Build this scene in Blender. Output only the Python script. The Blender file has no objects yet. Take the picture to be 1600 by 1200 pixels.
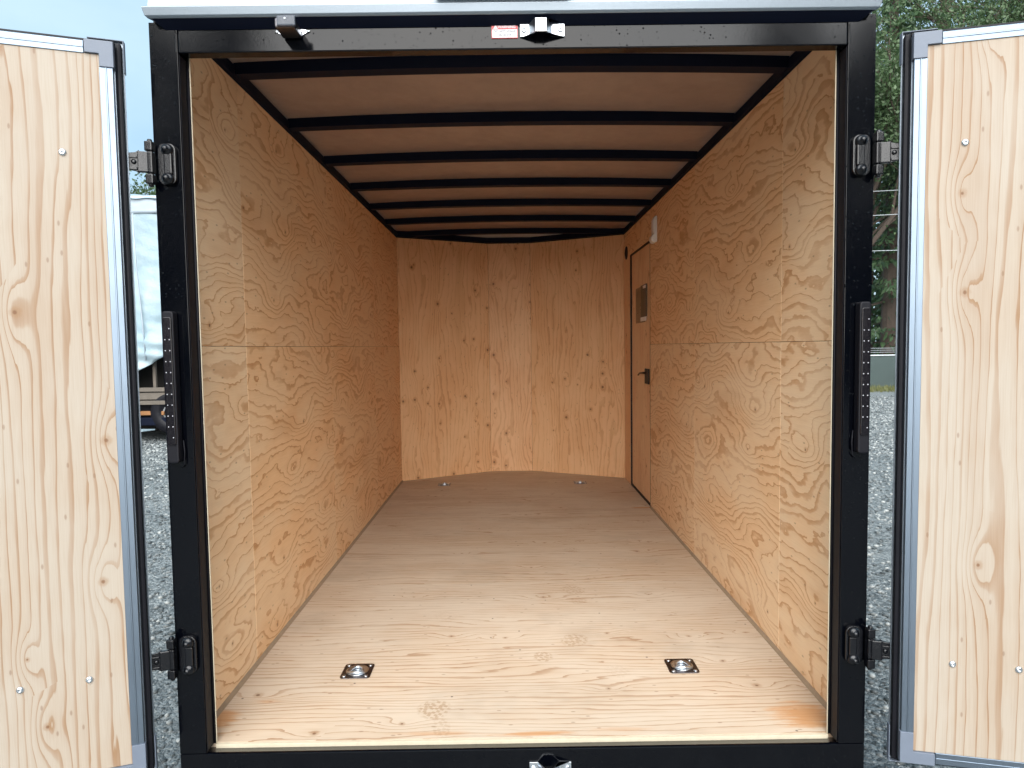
import bpy, bmesh, math, random
import numpy as np
from mathutils import Matrix, Vector

random.seed(7)
rng = np.random.default_rng(7)
S = bpy.context.scene
COL = S.collection
R = math.radians

# ------------------------------------------------------------------ camera
# floor of the trailer is z = 0, its rear frame is the plane y = 0, the ground is z = GZ
GZ = -0.5
cam_d = bpy.data.cameras.new('camera')
cam = bpy.data.objects.new('camera', cam_d)
COL.objects.link(cam)
yaw, pitch, roll = R(0.1948), R(-3.223), R(-0.798)
fwd = Vector((math.sin(yaw) * math.cos(pitch), math.cos(yaw) * math.cos(pitch), math.sin(pitch)))
rgt = Vector((math.cos(yaw), -math.sin(yaw), 0))
upv = rgt.cross(fwd)
r2 = rgt * math.cos(roll) + upv * math.sin(roll)
u2 = upv * math.cos(roll) - rgt * math.sin(roll)
cm = Matrix((r2, u2, -fwd)).transposed().to_4x4()
cm.translation = (-0.0218, -1.7531, 1.1005)
cam.matrix_world = cm
cam_d.sensor_width = 36
cam_d.lens = 1030.64 / 1600 * 36
cam_d.clip_start = 0.05
cam_d.clip_end = 2000
S.camera = cam

# ------------------------------------------------------------------ sky, sun, exposure
SUN_EL, SUN_AZ = R(33), R(184)          # behind the photographer, through thick cloud
w = bpy.data.worlds.new('World')
S.world = w
w.use_nodes = True
wn = w.node_tree
wn.nodes.clear()
w_out = wn.nodes.new('ShaderNodeOutputWorld')
w_bg = wn.nodes.new('ShaderNodeBackground')
w_sky = wn.nodes.new('ShaderNodeTexSky')
w_sky.sky_type = 'NISHITA'
w_sky.sun_disc = False
w_sky.sun_elevation = SUN_EL
w_sky.sun_rotation = SUN_AZ
w_sky.dust_density = 3.0
w_tc = wn.nodes.new('ShaderNodeTexCoord')
w_no = wn.nodes.new('ShaderNodeTexNoise')
w_no.inputs['Scale'].default_value = 2.6
w_no.inputs['Detail'].default_value = 6
w_map = wn.nodes.new('ShaderNodeMapping')
w_map.inputs['Scale'].default_value = (1, 1, 2.2)
w_rmp = wn.nodes.new('ShaderNodeValToRGB')
w_rmp.color_ramp.elements[0].position = 0.32
w_rmp.color_ramp.elements[0].color = (1.40, 2.16, 2.78, 1)
w_rmp.color_ramp.elements[1].position = 0.68
w_rmp.color_ramp.elements[1].color = (2.06, 2.78, 3.22, 1)
w_mix = wn.nodes.new('ShaderNodeMix')
w_mix.data_type = 'RGBA'
w_mix.inputs[0].default_value = 0.86      # cloud cover
wn.links.new(w_tc.outputs['Generated'], w_map.inputs[0])
wn.links.new(w_map.outputs[0], w_no.inputs['Vector'])
wn.links.new(w_no.outputs['Fac'], w_rmp.inputs[0])
wn.links.new(w_sky.outputs[0], w_mix.inputs[6])
wn.links.new(w_rmp.outputs[0], w_mix.inputs[7])
wn.links.new(w_mix.outputs[2], w_bg.inputs[0])
w_bg.inputs[1].default_value = 0.06
wn.links.new(w_bg.outputs[0], w_out.inputs[0])

sun_d = bpy.data.lights.new('sun', 'SUN')
sun_d.energy = 1.5
sun_d.angle = R(78)
sun_d.color = (1.0, 0.985, 0.965)
sun = bpy.data.objects.new('sun', sun_d)
COL.objects.link(sun)
to_sun = Vector((math.sin(SUN_AZ) * math.cos(SUN_EL), math.cos(SUN_AZ) * math.cos(SUN_EL), math.sin(SUN_EL)))
sun.rotation_euler = to_sun.to_track_quat('Z', 'Y').to_euler()
sun.location = (0, -6, 8)

S.view_settings.view_transform = 'Standard'
S.view_settings.look = 'None'
S.view_settings.exposure = 2.48
S.view_settings.gamma = 1.0
S.view_settings.use_curve_mapping = False
S.render.engine = 'CYCLES'
S.cycles.use_denoising = True
S.cycles.max_bounces = 8
S.cycles.diffuse_bounces = 7
S.cycles.glossy_bounces = 4
S.cycles.transmission_bounces = 2
S.cycles.use_adaptive_sampling = True
S.cycles.adaptive_threshold = 0.02
S.cycles.sample_clamp_indirect = 6.0

# ------------------------------------------------------------------ node helpers
class G:
    def __init__(s, name):
        s.m = bpy.data.materials.new(name)
        s.m.use_nodes = True
        s.t = s.m.node_tree
        s.t.nodes.clear()
    def n(s, kind, ins=None, **props):
        nd = s.t.nodes.new('ShaderNode' + kind)
        for k, v in props.items():
            setattr(nd, k, v)
        for k, v in (ins or {}).items():
            s.set(nd.inputs[k], v)
        return nd
    def set(s, sock, v):
        if isinstance(v, bpy.types.NodeSocket):
            s.t.links.new(v, sock)
        else:
            if hasattr(sock.default_value, '__len__') and not hasattr(v, '__len__'):
                v = (v,) * len(sock.default_value)
            if hasattr(sock.default_value, '__len__') and len(sock.default_value) == 4 and len(v) == 3:
                v = (*v, 1)
            sock.default_value = v
    def m_(s, op, a, b=0.0, c=0.0, clamp=False):
        nd = s.n('Math', {0: a, 1: b, 2: c}, operation=op)
        nd.use_clamp = clamp
        return nd.outputs[0]
    def mix(s, f, a, b, blend='MIX'):
        nd = s.n('Mix', {0: f, 6: a, 7: b}, data_type='RGBA', blend_type=blend)
        return nd.outputs[2]
    def comb(s, x, y, z=0.0):
        return s.n('CombineXYZ', {0: x, 1: y, 2: z}).outputs[0]
    def noise(s, vec, scale=1.0, detail=2.0, rough=0.5, dims='3D'):
        return s.n('TexNoise', {'Vector': vec, 'Scale': scale, 'Detail': detail, 'Roughness': rough}, noise_dimensions=dims).outputs[0]
    def ramp(s, f, stops):
        nd = s.n('ValToRGB', {0: f})
        e = nd.color_ramp.elements
        while len(e) < len(stops):
            e.new(0.5)
        for el, (p, c) in zip(e, stops):
            el.position = p
            el.color = (c, c, c, 1) if not hasattr(c, '__len__') else (*c, 1)
        return nd.outputs[0]
    def step(s, x, lo, hi, a=0.0, b=1.0):
        return s.n('MapRange', {0: x, 1: lo, 2: hi, 3: a, 4: b}, interpolation_type='SMOOTHSTEP').outputs[0]
    def bump(s, h, strength=0.3, dist=0.01, normal=None):
        ins = {'Strength': strength, 'Distance': dist, 'Height': h}
        if normal is not None:
            ins['Normal'] = normal
        return s.n('Bump', ins).outputs[0]
    def out(s, color, rough=0.5, metal=0.0, normal=None, ior=1.45, extra=None):
        ins = {'Base Color': color, 'Roughness': rough, 'Metallic': metal, 'IOR': ior}
        if normal is not None:
            ins['Normal'] = normal
        ins.update(extra or {})
        b = s.n('BsdfPrincipled', ins)
        o = s.n('OutputMaterial')
        s.t.links.new(b.outputs[0], o.inputs[0])
        return s.m

def plain(name, color, rough=0.5, metal=0.0, var=0.12, scale=14.0, bump=0.05, ior=1.45):
    g = G(name)
    co = g.n('TexCoord').outputs['Object']
    n = g.noise(co, scale, 5, 0.6)
    k = g.m_('MULTIPLY_ADD', n, 2 * var, 1 - var)
    c = g.n('VectorMath', {0: color, 1: k}, operation='MULTIPLY')
    g.set(c.inputs[1], g.comb(k, k, k))
    rr = g.m_('MULTIPLY_ADD', n, 0.2, rough - 0.1, clamp=True)
    nn = g.bump(g.noise(co, scale * 9, 3, 0.6), bump, 0.002) if bump else None
    return g.out(c.outputs[0], rr, metal, nn, ior)

def plywood(name, across, along, base, base2, line, spacing, amp, fs, fl, kn, strength=1.0,
            knot_r=0.008, knot_col=(0.16, 0.075, 0.035), bulge=1.5, bulge_r=0.04, patch=0.25, fine=0.25, late=0.28, wid=0.0, extra=None):
    """rotary-cut fir veneer: growth rings show as contour lines of an uneven cut.
    object colour: R = tint, G = which sheet of veneer"""
    g = G(name)
    co = g.n('TexCoord').outputs['Object']
    sep = g.n('SeparateXYZ', {0: co})
    oc = g.n('SeparateColor', {0: g.n('ObjectInfo').outputs['Color']})
    tint, seed = oc.outputs[0], g.m_('MULTIPLY', oc.outputs[1], 61.0)
    u, v = sep.outputs['XYZ'.index(across)], sep.outputs['XYZ'.index(along)]
    n1 = g.noise(g.comb(g.m_('MULTIPLY', u, fs), g.m_('MULTIPLY', v, fl), seed), 1, 1.6, 0.45)
    n2 = g.noise(g.comb(g.m_('MULTIPLY', u, fs * 4.2), g.m_('MULTIPLY', v, fl * 3.4), g.m_('ADD', seed, 5.0)), 1, 2.5, 0.5)
    n3 = g.noise(g.comb(g.m_('MULTIPLY', u, fs * 13), g.m_('MULTIPLY', v, fl * 10), g.m_('ADD', seed, 9.0)), 1, 2.0, 0.5)
    # knots
    ku, kv, dens = kn
    kc = g.comb(g.m_('MULTIPLY_ADD', u, ku, g.m_('MULTIPLY', seed, 3.37)), g.m_('MULTIPLY_ADD', v, kv, g.m_('MULTIPLY', seed, 1.71)), 0.0)
    vo = g.n('TexVoronoi', {'Vector': kc, 'Scale': 1.0, 'Randomness': 1.0}, voronoi_dimensions='2D', feature='F1')
    df = g.n('SeparateXYZ', {0: g.n('VectorMath', {0: kc, 1: vo.outputs['Position']}, operation='SUBTRACT').outputs[0]})
    du, dv = g.m_('DIVIDE', df.outputs[0], ku), g.m_('DIVIDE', df.outputs[1], kv)
    kcol = g.n('SeparateColor', {0: vo.outputs['Color']})
    pres = g.m_('LESS_THAN', kcol.outputs[0], dens)
    size = g.m_('MULTIPLY_ADD', kcol.outputs[1], 0.9, 0.5)
    wob = g.m_('MULTIPLY_ADD', g.noise(co, 60, 2, 0.6), 0.9, 0.55)
    dk = g.m_('DIVIDE', g.m_('MULTIPLY', g.m_('SQRT', g.m_('ADD', g.m_('MULTIPLY', du, du), g.m_('MULTIPLY', g.m_('MULTIPLY', dv, dv), 0.8))), wob), size)
    dv3 = g.m_('MULTIPLY', dv, 0.42)
    de = g.m_('ADD', g.m_('MULTIPLY', du, du), g.m_('MULTIPLY', dv3, dv3))
    bl = g.m_('EXPONENT', g.m_('MULTIPLY', g.m_('DIVIDE', de, g.m_('MULTIPLY', size, bulge_r * bulge_r)), -1.0))
    calm = g.noise(g.comb(g.m_('MULTIPLY', u, 1.3), g.m_('MULTIPLY', v, 0.8), g.m_('ADD', seed, 33.0)), 1, 1, 0.5)
    ph = g.m_('ADD', g.m_('DIVIDE', u, spacing), g.m_('MULTIPLY', g.m_('SUBTRACT', n1, 0.5), g.step(calm, 0.32, 0.66, 0.45 * amp, 1.35 * amp)))
    ph = g.m_('ADD', ph, g.m_('MULTIPLY', g.m_('SUBTRACT', n2, 0.5), amp * 0.16))
    ph = g.m_('ADD', ph, g.m_('MULTIPLY', g.m_('SUBTRACT', n3, 0.5), fine))
    ph = g.m_('ADD', ph, g.m_('MULTIPLY', g.m_('MULTIPLY', bl, pres), bulge))
    fr = g.m_('FRACT', ph)
    ring = g.n('TexWhiteNoise', {'W': g.m_('ADD', g.m_('FLOOR', ph), seed)}, noise_dimensions='1D').outputs['Value']
    # each ring has its own width of latewood: sharp on the outer edge, a short ramp on the inner one
    st = g.m_('SUBTRACT', 0.945 - 0.1 * late - wid, g.m_('MULTIPLY', g.m_('POWER', ring, 2.2), late))
    t_ = g.m_('DIVIDE', g.m_('SUBTRACT', fr, st), g.m_('SUBTRACT', 1.0, st))
    ln = g.ramp(t_, [(0.0, 0.0), (0.28, 0.62), (0.62, 0.85), (0.88, 1.0), (1.0, 0.15)])
    soft = g.m_('MULTIPLY', g.step(fr, 0.35, 1.0), 0.16)
    ls = g.m_('MAXIMUM', soft, g.m_('MULTIPLY', ln, g.m_('MULTIPLY_ADD', ring, -0.30, 0.95)))
    lo = g.noise(g.comb(g.m_('MULTIPLY', u, 5), g.m_('MULTIPLY', v, 2.2), seed), 1, 3, 0.6)
    ls = g.m_('MULTIPLY', ls, g.m_('MULTIPLY', g.step(lo, 0.3, 0.6, 0.5, 1.0), strength), clamp=True)
    # body colour
    body = g.mix(g.step(lo, 0.36, 0.66), base, base2)
    wide = g.noise(g.comb(g.m_('MULTIPLY', u, fs * 1.7), g.m_('MULTIPLY', v, fl * 0.8), g.m_('ADD', seed, 21.0)), 1, 2, 0.5)
    body = g.mix(g.m_('MULTIPLY', g.step(wide, 0.58, 0.74), patch), body, line)
    fib = g.noise(g.comb(g.m_('MULTIPLY', u, 420), g.m_('MULTIPLY', v, 9), seed), 1, 2, 0.6)
    col = g.mix(ls, body, line)
    col = g.mix(g.step(fib, 0.35, 0.75, 0.0, 0.22), col, g.mix(1.0, col, (0.72, 0.62, 0.52), 'MULTIPLY'))
    # knot colours: warm halo, darker heart
    ring_k = g.m_('MULTIPLY', g.step(dk, knot_r * 2.6, knot_r * 1.1), pres)
    col = g.mix(g.m_('MULTIPLY', ring_k, 0.4), col, line)
    heart = g.m_('MULTIPLY', g.step(dk, knot_r, knot_r * 0.35), pres)
    col = g.mix(g.m_('MULTIPLY', heart, 0.85), col, knot_col)
    # short dark pith flecks
    fv = g.n('TexVoronoi', {'Vector': g.comb(g.m_('MULTIPLY_ADD', u, 26, seed), g.m_('MULTIPLY', v, 11), 0.0), 'Scale': 1.0}, voronoi_dimensions='2D')
    fl_ = g.m_('MULTIPLY', g.step(fv.outputs['Distance'], 0.10, 0.04), g.m_('LESS_THAN', g.n('SeparateColor', {0: fv.outputs['Color']}).outputs[2], 0.16))
    col = g.mix(g.m_('MULTIPLY', fl_, 0.45), col, knot_col)
    if extra:
        col = extra(g, sep, col)
    tn = g.mix(tint, (1, 1, 1), (0.97, 0.86, 0.74))
    col = g.mix(1.0, col, tn, 'MULTIPLY')
    nrm = g.bump(fib, 0.2, 0.0008)
    return g.out(col, 0.55, 0.0, nrm, 1.4)

# ------------------------------------------------------------------ mesh helpers
def mesh_obj(name, verts, faces, mat, parent=None, smooth=False, color=None):
    me = bpy.data.meshes.new(name)
    me.from_pydata([tuple(v) for v in verts], [], faces)
    me.update()
    return link(name, me, mat, parent, smooth, color)

def link(name, me, mat, parent=None, smooth=False, color=None):
    o = bpy.data.objects.new(name, me)
    COL.objects.link(o)
    if mat:
        me.materials.append(mat)
    if smooth:
        me.polygons.foreach_set('use_smooth', [True] * len(me.polygons))
    if parent:
        o.parent = parent
        if parent.get('at_world'):
            o.matrix_parent_inverse = Matrix.Translation(-Vector(parent.location))
    if color:
        o.color = color
    return o

class B:
    """collects shapes into one bmesh"""
    def __init__(s):
        s.b = bmesh.new()
    def box(s, x0, x1, y0, y1, z0, z1, M=None):
        vs = [s.b.verts.new((x, y, z)) for x in (x0, x1) for y in (y0, y1) for z in (z0, z1)]
        for f in ((0, 1, 3, 2), (4, 6, 7, 5), (0, 4, 5, 1), (2, 3, 7, 6), (0, 2, 6, 4), (1, 5, 7, 3)):
            s.b.faces.new([vs[i] for i in f])
        if M is not None:
            for v in vs:
                v.co = M @ v.co
        return s
    def prism(s, pts, axis, a, b):
        """polygon pts (2d) extruded along axis from a to b; pts order the two other axes cyclic (x:(y,z), y:(x,z), z:(x,y))"""
        def P(p, t):
            return {'x': (t, p[0], p[1]), 'y': (p[0], t, p[1]), 'z': (p[0], p[1], t)}[axis]
        A = [s.b.verts.new(P(p, a)) for p in pts]
        C = [s.b.verts.new(P(p, b)) for p in pts]
        n = len(pts)
        s.b.faces.new(A)
        s.b.faces.new(C[::-1])
        for i in range(n):
            s.b.faces.new([A[i], C[i], C[(i + 1) % n], A[(i + 1) % n]])
        return s
    def tube(s, pts, r, n=8, caps=True):
        pts = [Vector(p) for p in pts]
        rr = r if hasattr(r, '__len__') else [r] * len(pts)
        rings = []
        for i, p in enumerate(pts):
            d = (pts[min(i + 1, len(pts) - 1)] - pts[max(i - 1, 0)]).normalized()
            a = d.orthogonal().normalized() if i == 0 else (rings[-1][1] - d * rings[-1][1].dot(d)).normalized()
            c = d.cross(a)
            rings.append(([s.b.verts.new(p + (a * math.cos(2 * math.pi * k / n) + c * math.sin(2 * math.pi * k / n)) * rr[i]) for k in range(n)], a))
        for (A, _), (C, _) in zip(rings, rings[1:]):
            for k in range(n):
                s.b.faces.new([A[k], A[(k + 1) % n], C[(k + 1) % n], C[k]])
        if caps:
            s.b.faces.new(rings[0][0][::-1])
            s.b.faces.new(rings[-1][0])
        return s
    def lathe(s, prof, M=None, n=20):
        """prof: (radius, height) along local z"""
        rows = []
        for r, z in prof:
            rows.append([s.b.verts.new((r * math.cos(2 * math.pi * k / n), r * math.sin(2 * math.pi * k / n), z)) for k in range(n)])
        for A, C in zip(rows, rows[1:]):
            for k in range(n):
                s.b.faces.new([A[k], A[(k + 1) % n], C[(k + 1) % n], C[k]])
        s.b.faces.new(rows[0][::-1])
        s.b.faces.new(rows[-1])
        if M is not None:
            for row in rows:
                for v in row:
                    v.co = M @ v.co
        return s
    def done(s, name, mat, parent=None, bevel=0.0, smooth=False, color=None, seg=2):
        bmesh.ops.recalc_face_normals(s.b, faces=s.b.faces)
        if bevel:
            bmesh.ops.bevel(s.b, geom=[e for e in s.b.edges if e.is_manifold and e.calc_face_angle(0) > 0.5], offset=bevel,
                            segments=seg, affect='EDGES', profile=0.6, clamp_overlap=True)
        me = bpy.data.meshes.new(name)
        s.b.to_mesh(me)
        s.b.free()
        return link(name, me, mat, parent, smooth, color)

def thing(name, loc, label, cat, group=None):
    e = bpy.data.objects.new(name, None)
    e.empty_display_size = 0.2
    COL.objects.link(e)
    e.location = loc
    e['at_world'] = 1
    tag(e, label, cat, group)
    return e
def tag(o, label, cat, group=None):
    o['label'] = label
    o['category'] = cat
    if group:
        o['group'] = group
    return o
def structure(o):
    o['kind'] = 'structure'
    return o
def align_z(d):
    return Vector(d).to_track_quat('Z', 'Y').to_matrix().to_4x4()

# ------------------------------------------------------------------ materials
def paint_mat():
    g = G('wet_black_paint')
    co = g.n('TexCoord').outputs['Object']
    v = g.n('TexVoronoi', {'Vector': co, 'Scale': 120.0}, feature='F1')
    rnd = g.n('SeparateColor', {0: v.outputs['Color']})
    reg = g.step(g.noise(co, 6, 3, 0.6), 0.42, 0.6)
    rad = g.m_('MULTIPLY_ADD', rnd.outputs[1], 0.26, 0.07)
    drop = g.m_('MULTIPLY', g.step(g.m_('DIVIDE', v.outputs['Distance'], rad), 1.0, 0.35), g.m_('LESS_THAN', rnd.outputs[0], g.m_('MULTIPLY_ADD', reg, 0.5, 0.16)))
    peel = g.noise(co, 220, 2, 0.5)
    n1 = g.bump(peel, 0.06, 0.0008)
    n2 = g.bump(drop, 1.0, 0.006, n1)
    rough = g.m_('SUBTRACT', g.m_('MULTIPLY_ADD', g.noise(co, 9, 4, 0.6), 0.10, 0.07), g.m_('MULTIPLY', drop, 0.08), clamp=True)
    return g.out((0.0008, 0.0011, 0.0024), rough, 0.0, n2, 1.34)

M_BLACK = paint_mat()
M_BLACKIN = plain('satin_black_steel', (0.0035, 0.0058, 0.016), 0.6, 0.0, 0.3, 10, 0.1, 1.22)
M_RUBBER = plain('black_rubber', (0.006, 0.006, 0.009), 0.5, 0.0, 0.2, 30, 0.1, 1.3)
M_HINGE = plain('black_cast_hinge', (0.0018, 0.0020, 0.0036), 0.24, 0.0, 0.3, 40, 0.3, 1.5)
M_SHADE = plain('dark_void', (0.02, 0.017, 0.015), 0.8, 0.0, 0.1, 10, 0)
def alu_mat(name, c, rough):
    g = G(name)
    co = g.n('TexCoord').outputs['Object']
    s = g.n('SeparateXYZ', {0: co})
    br = g.noise(g.comb(g.m_('MULTIPLY', s.outputs[0], 300), g.m_('MULTIPLY', s.outputs[1], 300), g.m_('MULTIPLY', s.outputs[2], 2)), 1, 3, 0.6)
    sc = g.noise(co, 5, 4, 0.6)
    k = g.m_('MULTIPLY_ADD', br, 0.14, 0.93)
    cc = g.n('VectorMath', {0: c, 1: g.comb(k, k, k)}, operation='MULTIPLY').outputs[0]
    return g.out(cc, g.m_('MULTIPLY_ADD', sc, 0.2, rough - 0.1), 1.0, g.bump(br, 0.05, 0.001))
M_ALU = alu_mat('mill_aluminium', (0.19, 0.235, 0.29), 0.42)
M_LIP = alu_mat('dull_aluminium', (0.36, 0.41, 0.46), 0.45)
M_WHITE = plain('white_painted_metal', (0.40, 0.45, 0.48), 0.35, 0.0, 0.05, 6, 0.03)
M_CAP = plain('grey_plastic_corner', (0.14, 0.165, 0.21), 0.45, 0.0, 0.08, 20, 0.1)
M_ZINC = plain('zinc_plated_steel', (0.66, 0.70, 0.74), 0.30, 1.0, 0.1, 30, 0.1)
M_DZINC = plain('dark_zinc_tray', (0.16, 0.15, 0.16), 0.32, 1.0, 0.3, 30, 0.1)
def ceiling_mat():
    g = G('satin_roof_sheet')
    co = g.n('TexCoord').outputs['Object']
    n = g.noise(co, 2.2, 4, 0.6)
    sm = g.noise(co, 9, 5, 0.65)
    col = g.mix(g.step(sm, 0.35, 0.75), (0.33, 0.240, 0.195), (0.29, 0.210, 0.17))
    return g.out(col, g.m_('MULTIPLY_ADD', sm, 0.18, 0.24), 0.0, g.bump(n, 0.5, 0.03), 1.5)
M_CEIL = ceiling_mat()
M_CAULK = plain('tan_joint_trim', (0.30, 0.22, 0.145), 0.7, 0.0, 0.25, 40, 0.2)
M_PLYEDGE = plain('pale_plywood_edge', (0.58, 0.51, 0.38), 0.6, 0.0, 0.15, 60, 0.2)

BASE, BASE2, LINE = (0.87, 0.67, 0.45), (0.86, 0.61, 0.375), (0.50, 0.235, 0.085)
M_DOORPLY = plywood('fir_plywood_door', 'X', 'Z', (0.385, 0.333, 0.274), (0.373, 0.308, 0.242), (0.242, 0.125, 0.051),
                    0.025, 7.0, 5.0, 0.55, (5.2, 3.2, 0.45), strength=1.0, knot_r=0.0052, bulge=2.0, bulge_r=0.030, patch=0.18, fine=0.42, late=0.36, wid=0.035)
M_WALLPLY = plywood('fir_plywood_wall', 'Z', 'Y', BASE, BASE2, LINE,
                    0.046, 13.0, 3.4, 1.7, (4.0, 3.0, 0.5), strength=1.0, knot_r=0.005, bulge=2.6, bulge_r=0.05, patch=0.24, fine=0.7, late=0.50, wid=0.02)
M_FRONTPLY = plywood('fir_plywood_front', 'X', 'Z', (0.80, 0.525, 0.30), (0.76, 0.465, 0.25), LINE,
                     0.036, 10.0, 5.0, 1.3, (9.0, 7.5, 0.24), strength=0.85, wid=0.02, late=0.4, knot_r=0.010, bulge=1.2, bulge_r=0.03, patch=0.2, fine=0.5)

M_SIDEPLY = plywood('fir_plywood_side_door', 'Y', 'Z', (0.86, 0.63, 0.41), (0.84, 0.57, 0.35), LINE,
                    0.036, 10.0, 5.0, 1.3, (9.0, 7.5, 0.2), strength=0.7, late=0.4, knot_r=0.008, bulge=1.2, bulge_r=0.03, patch=0.2, fine=0.5)

def floor_marks(g, sep, col):
    x, y = sep.outputs[0], sep.outputs[1]
    co = g.comb(x, y, 0.0)
    n = g.noise(co, 9, 4, 0.65)
    n_str = g.noise(g.comb(g.m_('MULTIPLY', x, 7), g.m_('MULTIPLY', y, 40), 3.0), 1, 4, 0.65)
    # resin-orange water stains: (x, y, rx, ry, strength)
    for sx, sy, rx, ry, a in ((0.845, 0.135, 0.13, 0.09, 1.0), (-0.90, 0.16, 0.06, 0.08, 0.9), (0.05, 0.066, 0.17, 0.014, 0.9),
                              (0.88, 2.66, 0.10, 0.035, 1.0), (-0.80, 0.26, 0.06, 0.018, 0.5), (-0.25, 0.075, 0.13, 0.012, 0.55),
                              (0.28, 0.08, 0.10, 0.014, 0.35)):
        dx = g.m_('DIVIDE', g.m_('SUBTRACT', x, sx), rx)
        dy = g.m_('DIVIDE', g.m_('SUBTRACT', y, sy), ry)
        d = g.m_('SQRT', g.m_('ADD', g.m_('MULTIPLY', dx, dx), g.m_('MULTIPLY', dy, dy)))
        d = g.m_('ADD', d, g.m_('MULTIPLY', g.m_('SUBTRACT', n_str, 0.5), 2.2))
        col = g.mix(g.m_('MULTIPLY', g.step(d, 1.05, 0.25), 0.72 * a), col, (0.50, 0.215, 0.055))
    foot = 0.0
    # muddy boot prints: (x, y, half length, half width, turn, strength)
    for fx, fy, fl, fw, tr, a in ((-0.267, 0.202, 0.062, 0.058, 20, 1.0), (0.25, 1.168, 0.07, 0.06, 35, 0.7), (0.262, 1.04, 0.04, 0.045, 20, 0.5),
                                  (0.208, 0.661, 0.065, 0.055, -25, 0.95), (0.082, 0.532, 0.045, 0.04, 15, 0.95), (0.30, 1.75, 0.06, 0.05, 30, 0.45),
                                  (-0.235, 0.105, 0.06, 0.03, 10, 0.5), (0.33, 0.42, 0.05, 0.05, 0, 0.25), (-0.30, 0.9, 0.06, 0.05, 40, 0.2)):
        c, s_ = math.cos(R(tr)), math.sin(R(tr))
        px, py = g.m_('SUBTRACT', x, fx), g.m_('SUBTRACT', y, fy)
        lu = g.m_('ADD', g.m_('MULTIPLY', px, c), g.m_('MULTIPLY', py, s_))
        lv = g.m_('SUBTRACT', g.m_('MULTIPLY', py, c), g.m_('MULTIPLY', px, s_))
        e = g.m_('SQRT', g.m_('ADD', g.m_('POWER', g.m_('ABSOLUTE', g.m_('DIVIDE', lu, fw)), 2.0), g.m_('POWER', g.m_('ABSOLUTE', g.m_('DIVIDE', lv, fl)), 2.0)))
        foot = g.m_('MAXIMUM', foot, g.m_('MULTIPLY', g.step(g.m_('ADD', e, g.m_('MULTIPLY', n, 0.4)), 1.2, 0.9), 0.48 * a))
    lx = g.m_('ADD', g.m_('MULTIPLY', x, 62), g.m_('MULTIPLY', y, 26))
    ly = g.m_('SUBTRACT', g.m_('MULTIPLY', y, 62), g.m_('MULTIPLY', x, 18))
    vo = g.n('TexVoronoi', {'Vector': g.comb(lx, ly, 0.0), 'Scale': 1.0, 'Randomness': 0.75}, voronoi_dimensions='2D', distance='MANHATTAN')
    lug = g.m_('ADD', g.m_('MULTIPLY', g.step(vo.outputs['Distance'], 0.62, 0.36), 0.85), 0.15)
    foot = g.m_('MULTIPLY', g.m_('MULTIPLY', foot, lug), g.step(n, 0.28, 0.5, 0.3, 1.0))
    col = g.mix(foot, col, (0.27, 0.15, 0.06))
    # grey scuffs and general traffic dirt
    sc = g.noise(g.comb(g.m_('MULTIPLY', x, 1.6), g.m_('MULTIPLY', y, 2.4), 8.0), 1, 4, 0.7)
    col = g.mix(g.step(sc, 0.50, 0.72, 0.0, 0.42), col, (0.34, 0.265, 0.195))
    sp = g.n('TexVoronoi', {'Vector': co, 'Scale': 9.0}, voronoi_dimensions='2D')
    dot = g.m_('MULTIPLY', g.step(sp.outputs['Distance'], 0.045, 0.02), g.m_('LESS_THAN', g.n('SeparateColor', {0: sp.outputs['Color']}).outputs[0], 0.10))
    col = g.mix(g.m_('MULTIPLY', dot, 0.8), col, (0.07, 0.05, 0.04))
    return col
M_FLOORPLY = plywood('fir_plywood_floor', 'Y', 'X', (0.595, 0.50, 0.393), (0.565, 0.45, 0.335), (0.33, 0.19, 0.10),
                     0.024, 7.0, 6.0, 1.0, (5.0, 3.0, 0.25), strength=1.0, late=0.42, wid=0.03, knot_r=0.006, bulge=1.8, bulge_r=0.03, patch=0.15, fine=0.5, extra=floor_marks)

# ------------------------------------------------------------------ ground
def gravel_mat():
    g = G('wet_gravel')
    co = g.n('TexCoord').outputs['Object']
    v = g.n('TexVoronoi', {'Vector': co, 'Scale': 46.0}, feature='F1')
    v2 = g.n('TexVoronoi', {'Vector': co, 'Scale': 120.0}, feature='F1')
    c1 = g.n('SeparateColor', {0: v.outputs['Color']}).outputs[0]
    c2 = g.n('SeparateColor', {0: v2.outputs['Color']}).outputs[0]
    k = g.m_('ADD', g.m_('MULTIPLY', c1, 0.6), g.m_('MULTIPLY', c2, 0.4))
    col = g.ramp(k, [(0.1, (0.06, 0.07, 0.073)), (0.5, (0.17, 0.187, 0.188)), (0.9, (0.36, 0.38, 0.375))])
    big = g.noise(co, 0.55, 4, 0.6)
    col = g.mix(g.step(big, 0.42, 0.62, 0.0, 0.45), col, (0.26, 0.275, 0.27))
    h = g.m_('ADD', g.m_('MULTIPLY', v.outputs['Distance'], -1.0), g.m_('MULTIPLY', v2.outputs['Distance'], -0.4))
    return g.out(col, 0.55, 0.0, g.bump(h, 0.9, 0.02))
def ground_z(x, y):
    return GZ + 0.02 * np.sin(x * 0.9 + 0.4) * np.cos(y * 0.7) + 0.012 * np.sin(x * 2.3 + y * 1.9)
M_GRAVEL = gravel_mat()
xs = np.concatenate([np.linspace(-400, -16, 14), np.linspace(-14, 24, 120), np.linspace(27, 400, 14)])
ys = np.concatenate([np.linspace(-300, -8, 12), np.linspace(-6, 26, 110), np.linspace(30, 700, 16)])
X, Y = np.meshgrid(xs, ys)
fade = np.clip(1 - np.hypot(X, Y - 6) / 26, 0, 1)
Z = GZ + (ground_z(X, Y) - GZ) * fade
gv = np.stack([X.ravel(), Y.ravel(), Z.ravel()], 1)
nx = len(xs)
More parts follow.
